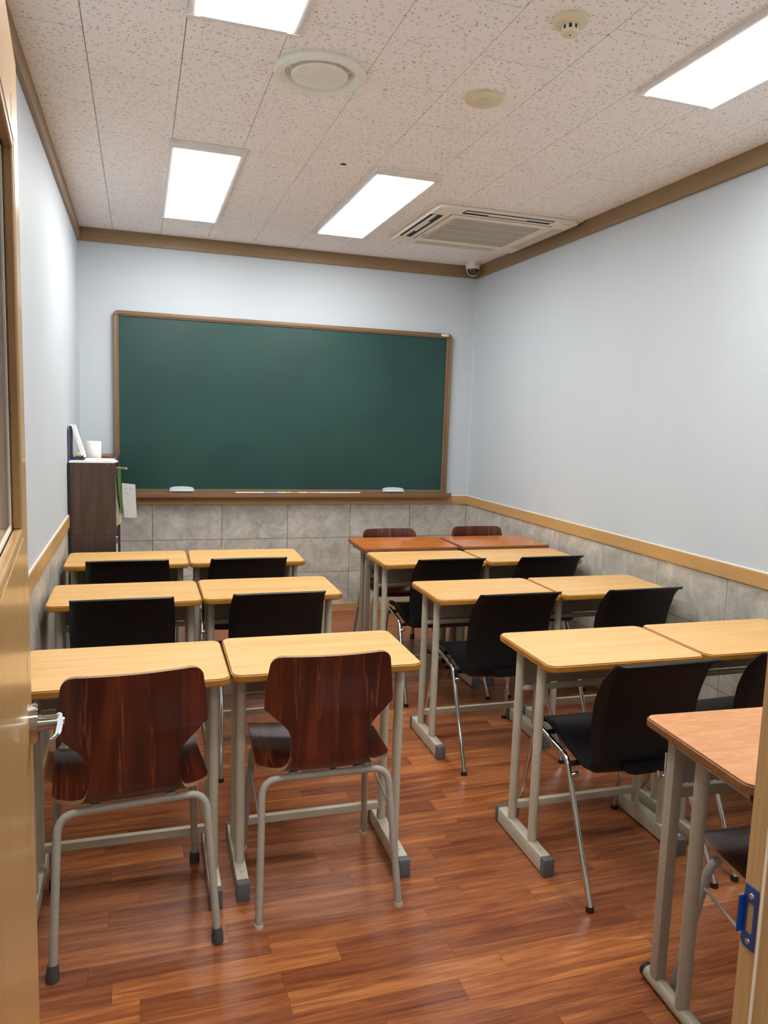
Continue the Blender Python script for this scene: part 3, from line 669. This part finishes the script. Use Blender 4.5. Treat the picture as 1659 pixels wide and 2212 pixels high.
def wood_chair(caps):
    t = thing('wooden_chair', 'chair', 'chair')
    tab = path_s([(0.428, 0.420, 0.198), (0.418, 0.436, 0.201), (0.395, 0.444, 0.204), (0.330, 0.441, 0.206), (0.250, 0.432, 0.208), (0.180, 0.426, 0.210),
                  (0.150, 0.4235, 0.210), (0.134, 0.4222, 0.206), (0.122, 0.4218, 0.194), (0.112, 0.4225, 0.176), (0.102, 0.425, 0.160), (0.090, 0.431, 0.146), (0.078, 0.441, 0.134), (0.069, 0.456, 0.126), (0.064, 0.475, 0.1205), (0.061, 0.505, 0.1165), (0.060, 0.530, 0.1165),
                  (0.059, 0.550, 0.120), (0.057, 0.568, 0.128), (0.056, 0.584, 0.141), (0.054, 0.600, 0.158), (0.052, 0.614, 0.174), (0.051, 0.624, 0.184), (0.051, 0.630, 0.1935), (0.051, 0.642, 0.195), (0.051, 0.665, 0.194), (0.050, 0.725, 0.188), (0.044, 0.775, 0.181), (0.040, 0.796, 0.178)])
    sm = tab[-1][0]
    def fwd(s_, x):
        k = (x/0.2)**2; b = max(0.0, min(1.0, (s_-0.36)/0.2))
        sh = max(0.0, min(1.0, (s_-0.24)/0.06)) * (1-b)
        return (0.030*k*b + 0.0*sh, 0.010*k*(1-b))
    shell(tab, 0.010, fwd, 150, 24, 0.030, 0.03).build('seat_shell', [MT['mahogany'], MT['ply_edge']], t, 50)
    gm = MT['grey_metal']
    rear = fillet([(-0.214, 0.0, 0.012), (-0.196, 0.098, 0.404), (0.196, 0.098, 0.404), (0.214, 0.0, 0.012)], 0.055, 8)
    half = len(rear)//2; mid = (Vector(rear[half-1])+Vector(rear[half]))/2
    MB().tube(rear[:half]+[mid], 0.0112, 14).build('rear_leg', gm, t); MB().tube([mid]+rear[half:], 0.0112, 14).build('rear_leg', gm, t)
    fr_ = fillet([(-0.216, 0.415, 0.012), (-0.192, 0.345, 0.415), (0.192, 0.345, 0.415), (0.216, 0.415, 0.012)], 0.055, 8)
    mid = (Vector(fr_[half-1])+Vector(fr_[half]))/2
    MB().tube(fr_[:half]+[mid], 0.0112, 14).build('front_leg', gm, t); MB().tube([mid]+fr_[half:], 0.0112, 14).build('front_leg', gm, t)
    for sx in (-1, 1):
        MB().tube([(sx*0.200, 0.362, 0.335), (sx*0.203, 0.066, 0.275)], 0.0042, 8).build('side_brace', gm, t)
        MB().box(sx*0.10-0.012, sx*0.10+0.012, 0.098, 0.345, 0.406, 0.418, 0.002).build('seat_support', gm, t)
    for sx in (-1, 1):
        for (yy, yt, zz) in ((0.0, 0.0075, 0.042), (0.415, 0.4105, 0.042)):
            if caps == 'rubber': MB().tube([(sx*0.2145, yy, 0.0), (sx*0.2138, yy+(yt-yy)*0.4, 0.020), (sx*0.213, yt, 0.040)], [0.0165, 0.0165, 0.0138], 16).build('foot_cap', MT['cap_dark'], t)
            else: MB().tube([(sx*0.2145, yy, 0.0), (sx*0.214, yy, 0.012)], 0.0125, 14).build('foot_cap', MT['cap_white'], t)
    return t
def black_chair():
    t = thing('plastic_chair', 'chair', 'chair')
    tab = path_s([(0.462, 0.408, 0.170), (0.462, 0.424, 0.186), (0.448, 0.438, 0.200), (0.420, 0.444, 0.206), (0.350, 0.436, 0.208), (0.270, 0.416, 0.209), (0.200, 0.396, 0.208), (0.160, 0.386, 0.205),
                  (0.130, 0.382, 0.202), (0.106, 0.388, 0.199), (0.092, 0.405, 0.196), (0.087, 0.430, 0.194), (0.086, 0.470, 0.192), (0.084, 0.530, 0.193), (0.078, 0.590, 0.194), (0.066, 0.645, 0.195), (0.048, 0.698, 0.193), (0.030, 0.742, 0.190), (0.016, 0.764, 0.189), (0.004, 0.774, 0.190), (-0.008, 0.777, 0.192), (-0.015, 0.774, 0.194)])
    S1 = tab[-1][0]
    def fwd(s_, x):
        a = min(1.0, abs(x)/0.197); k = a*a; e = max(0.0, (a-0.88)/0.12)
        b = max(0.0, min(1.0, (s_-0.34)/0.16)); end = max(0.0, min(1.0, (S1-s_)/0.09)); f0 = max(0.0, min(1.0, s_/0.10))
        return (b*(0.014*k + 0.028*e*end), (1-b)*f0*(0.012*k + 0.016*e) - 0.004*b*k)
    shell(tab, 0.007, fwd, 90, 40, 0.024, 0.05).build('seat_shell', [MT['black_plastic'], MT['black_plastic']], t, 38)
    lg = MB(); lg.prism(rrect(-0.090, 0.185, 0.048, 0.12, 0.030), 0.398, 0.424, 0.005)
    lg.build('rear_ledge', MT['black_plastic'], t)
    ch = MT['chrome']
    for sx in (-1, 1):
        pts = fillet([(sx*0.235, 0.0, 0.010), (sx*0.214, 0.215, 0.402), (sx*0.200, 0.445, 0.424), (sx*0.217, 0.525, 0.010)], 0.045, 8)
        lift = len(pts)//2
        a_, b_ = pts[:lift], pts[lift:]; mid = (Vector(a_[-1])+Vector(b_[0]))/2
        MB().tube(a_+[mid], 0.0094, 14).build('rear_leg', ch, t); MB().tube([mid]+b_, 0.0094, 14).build('front_leg', ch, t)
        MB().tube([(sx*0.2355, 0.0, 0.0), (sx*0.2348, 0.004, 0.014)], 0.0125, 14).build('foot_cap', MT['cap_black'], t)
        MB().tube([(sx*0.217, 0.526, 0.0), (sx*0.217, 0.524, 0.014)], 0.0125, 14).build('foot_cap', MT['cap_black'], t)
        MB().tube([(sx*0.222, 0.165, 0.362), (sx*0.200, 0.165, 0.366)], 0.008, 12).build('bolt', MT['steel'], t)
    for yy, zz in ((0.200, 0.384), (0.400, 0.405)):
        MB().tube([(-0.212, yy, zz), (0.212, yy, zz)], 0.009, 10).build('seat_tube', MT['cap_black'], t)
    return t
GW = 'dark mahogany plywood chairs'; GB = 'black plastic chairs with chrome legs'
c1 = wood_chair('tip'); c1.location = (0.536, 2.027, 0); c1.rotation_euler = (0, 0, -0.018); tag(c1, 'glossy mahogany plywood chair with white leg tips in front of the left aisle desk', 'chair', GW)
c2 = wood_chair('rubber'); c2.location = (-0.012, 1.984, 0); c2.rotation_euler = (0, 0, R(5)); tag(c2, 'streaky mahogany plywood chair with dark rubber feet beside the door handle', 'chair', GW)
c3 = dup(c1, (1.546, 1.072, 0), R(-1.5), 'mahogany plywood chair under the salmon desk, mostly behind the door frame', GW)
c4 = dup(c2, (1.552, 4.690, 0), PI+R(1), 'mahogany plywood chair behind the reddish desk by the aisle', GW); c4.scale = (1.0, 1.0, 0.972)
c5 = dup(c2, (2.180, 4.690, 0), PI-R(1), 'mahogany plywood chair behind the reddish desk near the right wall', GW); c5.scale = (1.0, 1.0, 0.982)
b1 = black_chair(); b1.location = (1.547, 1.838, 0); tag(b1, 'large black chair at the right front desk by the aisle, facing the board', 'chair', GB)
for (x, y, rz, lab) in ((2.112, 1.850, 0.0, 'black chair at the right front desk, nearly hidden by the door frame'),
                        (1.534, 2.762, 0.0, 'black chair at the right middle desk by the aisle'),
                        (2.153, 2.752, 0.01, 'black chair at the right middle desk near the right wall'),
                        (1.550, 3.542, 0, 'black chair at the pale desk that touches the left reddish desk'),
                        (2.142, 3.540, 0.01, 'black chair at the pale desk that touches the right reddish desk'),
                        (0.540, 2.950, 0.0, 'black chair in the left middle row by the aisle, behind the front desks'),
                        (-0.066, 2.950, 0.0, 'black chair in the left middle row beside the left wall'),
                        (0.520, 3.712, 0.0, 'black chair in the left back row by the aisle'),
                        (-0.058, 3.722, 0.0, 'black chair in the left back row below the dark bookcase')):
    dup(b1, (x, y, 0), rz, lab, GB)

# ------------------------------------------------------------------ bookcase and the things on it
def bookcase(z0, z1, y0, y1, label, shelves):
    t = thing('bookcase', label, 'bookcase', (0, 0, z0)); x0, x1 = -0.366, -0.131; H = z1-z0; th = 0.016
    for ya_, yb_ in ((y0, y0+th), (y1-th, y1)):
        MB().box(x0, x1, ya_, yb_, 0, H, 0.001, seg=1).build('side_panel', MT['dark_wood'], t)
    MB().box(x0+0.001, x1-0.001, y0+th, y1-th, H-th, H, 0.001, seg=1).build('top_panel', MT['dark_wood'], t)
    MB().box(x0+0.001, x1-0.001, y0+th, y1-th, 0.0, th, 0.001, seg=1).build('bottom_panel', MT['dark_wood'], t)
    MB().box(x0-0.012, x0, y0-0.0, y1, 0.0, H, 0.0005, seg=1).build('back_panel', MT['dark'], t)
    for zz in shelves: MB().box(x0+0.001, x1-0.004, y0+th, y1-th, zz, zz+th, 0.001, seg=1).build('shelf', MT['dark_wood'], t)
    for (xx, zz) in ((x1-0.037, H-0.010), (x1-0.037, 0.010)):
        MB().tube([(xx, y0-0.0006, zz), (xx, y0+0.001, zz)], 0.0035, 10).build('dowel_cap', MT['ply_edge'], t)
YS0, YS1 = 4.462, 5.42
bookcase(0.0, 0.788, YS0, YS1, 'dark wood bookcase unit standing on the floor in the left corner', (0.38,))
bookcase(0.789, 1.192, YS0, YS1, 'dark wood bookcase unit stacked on top of the lower one', ())
ZS = 1.192
o = MB().prism([(-0.372, YS0-0.004), (-0.137, YS0+0.004), (-0.118, YS0+0.11), (-0.15, YS0+0.27), (-0.36, YS0+0.25)], ZS, ZS+0.006, 0.0005, seg=1).build('paper_stack', MT['paper']); tag(o, 'white paper sheets at the front of the bookcase top', 'paper')
for k in range(3):
    m_ = Matrix.Translation((-0.25, YS0+0.14, 0)) @ Matrix.Rotation(R((-3, 4, -1)[k]), 4, 'Z')
    MB().box(-0.112, 0.105, -0.13, 0.12, ZS+0.0061+k*0.0016, ZS+0.0074+k*0.0016, mat=m_).build('sheet', MT['paper'], o)
ZP = ZS+0.0112
t = thing('desk_calendar', 'standing desk calendar with white pages and navy base on the bookcase', 'calendar', (-0.374, YS0+0.05, ZP))
MB().prism([(0.0, 0), (0.072, 0), (0.066, 0.012), (0.036, 0.020), (0.006, 0.006)], -0.095, 0.0, mat=Matrix.Translation((0, 0, 0)) @ XZ).build('base', MT['navy'], t)
def slab(x0, z0, x1, z1, th, y0, y1):
    d = Vector((x1-x0, z1-z0)).normalized(); n = Vector((-d.y, d.x))*th
    return MB().prism([(x0, z0), (x1, z1), (x1+n.x, z1+n.y), (x0+n.x, z0+n.y)], -y1, -y0, mat=XZ)
slab(0.002, 0.004, 0.002, 0.188, -0.012, 0.0, 0.095).build('back_board', MT['navy'], t)
slab(0.068, 0.012, 0.014, 0.190, -0.017, 0.0, 0.095).build('pages', MT['paper'], t)
slab(0.070, 0.000, 0.063, 0.024, -0.011, -0.001, 0.096).build('spine_card', MT['navy'], t)
MB().tube([(0.010, 0.0, 0.190), (0.010, 0.095, 0.190)], 0.007, 10).build('binding', MT['white_plastic'], t)
t = thing('paper_roll', 'white tissue roll standing on the bookcase', 'roll', (-0.262, YS0+0.35, ZS))
MB().lathe([(0.016, 0.0), (0.042, 0.0), (0.043, 0.003), (0.043, 0.102), (0.041, 0.106), (0.016, 0.105), (0.016, 0.0)], seg=36).build('tissue', MT['tissue'], t)
MB().lathe([(0.0158, 0.002), (0.0158, 0.104), (0.0145, 0.104), (0.0145, 0.002), (0.0158, 0.002)], seg=24).build('core', MT['cream_paper'], t)
o = MB().box(-0.235, -0.165, YS0+0.50, YS0+0.66, ZS, ZS+0.012, 0.003).build('wallet_case', MT['red_edge']); tag(o, 'flat dark red case lying behind the tissue roll', 'case')
o = MB().box(-0.36, -0.30, YS0+0.40, YS0+0.50, ZS, ZS+0.03, 0.004).build('sticky_note_pad', MT['chalk_yellow']); tag(o, 'small yellow pad behind the desk calendar', 'notepad')
# hanging bits on the open side
t = thing('clip_bar', 'small chrome clip bar sticking out of the upper bookcase', 'clip', (-0.131, YS0+0.03, 1.163))
MB().box(0.0, 0.064, -0.007, 0.007, -0.006, 0.005, 0.001, seg=1).build('bar', MT['steel'], t)
MB().tube([(0.052, -0.006, -0.004), (0.062, -0.006, -0.004)], 0.0035, 8).build('jaw', MT['chrome'], t)
t = thing('spiral_notebook', 'green spiral notebook hanging from the clip bar', 'notebook', (-0.118, YS0+0.03, 1.158))
MB().prism([(0, 0), (0.011, 0), (0.013, -0.14), (0.024, -0.255), (0.016, -0.255), (0.004, -0.14)], -0.19, 0.0, mat=XZ).build('cover', MT['green'], t)
co = MB()
for k in range(26):
    z_ = -0.008 - k*0.0095; xs = 0.011 + (0.002 if z_ > -0.14 else 0.002 + (-(z_)-0.14)*0.095)
    co.tube([(xs+0.004*math.cos(a), -0.002, z_+0.003*math.sin(a)) for a in [2*PI*i/8 for i in range(9)]], 0.0009, 5)
co.build('spiral_wire', MT['dark'], t, kind='stuff')
t = thing('memo_sheet', 'grey paper sheet with faint handwriting beside the green notebook', 'paper', (-0.098, YS0+0.035, 1.078))
n_ = 8; bm_ = MB(); pts_ = [(0.0, 0.0), (0.035, -0.004), (0.072, -0.008), (0.075, -0.10), (0.080, -0.197), (0.045, -0.200), (0.012, -0.196), (0.004, -0.10)]
bm_.prism(pts_, -0.0012, 0.0, mat=XZ); sh_ = bm_.build('sheet', MT['grey_paper'], t)
wr_ = MB()
for (a, z_, L_) in ((0.010, -0.030, 0.022), (0.038, -0.032, 0.014), (0.055, -0.040, 0.012), (0.020, -0.062, 0.012), (0.036, -0.063, 0.010)):
    wr_.box(a, a+L_, -0.0006, -0.0001, z_-0.0008, z_+0.0008)
wr_.build('handwriting', MT['grey_dash'], sh_)
t = thing('paper_bag', 'cream paper bag poking out of the upper bookcase', 'bag', (-0.131, YS0+0.05, 0.828))
MB().prism([(0.0, 0.0), (0.020, 0.012), (0.026, 0.014), (0.018, 0.09), (0.006, 0.17), (0.002, 0.285), (0.0, 0.285)], -0.16, -0.004, 0.0008, mat=XZ, seg=1).build('bag_body', MT['cream_paper'], t)
MB().prism([(0.006, 0.02), (0.012, 0.03), (0.016, 0.062), (0.010, 0.05)], 0.0032, 0.004, mat=XZ).build('gold_print', MT['chalk_yellow'], t)
t = thing('spiral_notebook', 'white and blue spiral notebook sticking out of the lower bookcase', 'notebook', (-0.131, YS0+0.04, 0.655))
MB().box(-0.10, 0.008, 0, 0.02, 0.0, 0.114, 0.001, seg=1).build('cover', MT['paper'], t)
MB().box(0.0005, 0.0075, -0.0008, 0.0, 0.075, 0.112).build('blue_label', MT['blue'], t)
co = MB()
for k in range(10): co.tube([(0.008+0.004*math.cos(a), 0.006, 0.01+k*0.0105+0.003*math.sin(a)) for a in [2*PI*i/8 for i in range(9)]], 0.0009, 5)
co.build('spiral_wire', MT['dark'], t, kind='stuff')
o = MB().box(-0.24, -0.138, YS0+0.10, YS0+0.13, 0.396, 0.62, 0.002).build('ring_binder', MT['navy']); tag(o, 'dark binder standing inside the lower bookcase', 'binder')
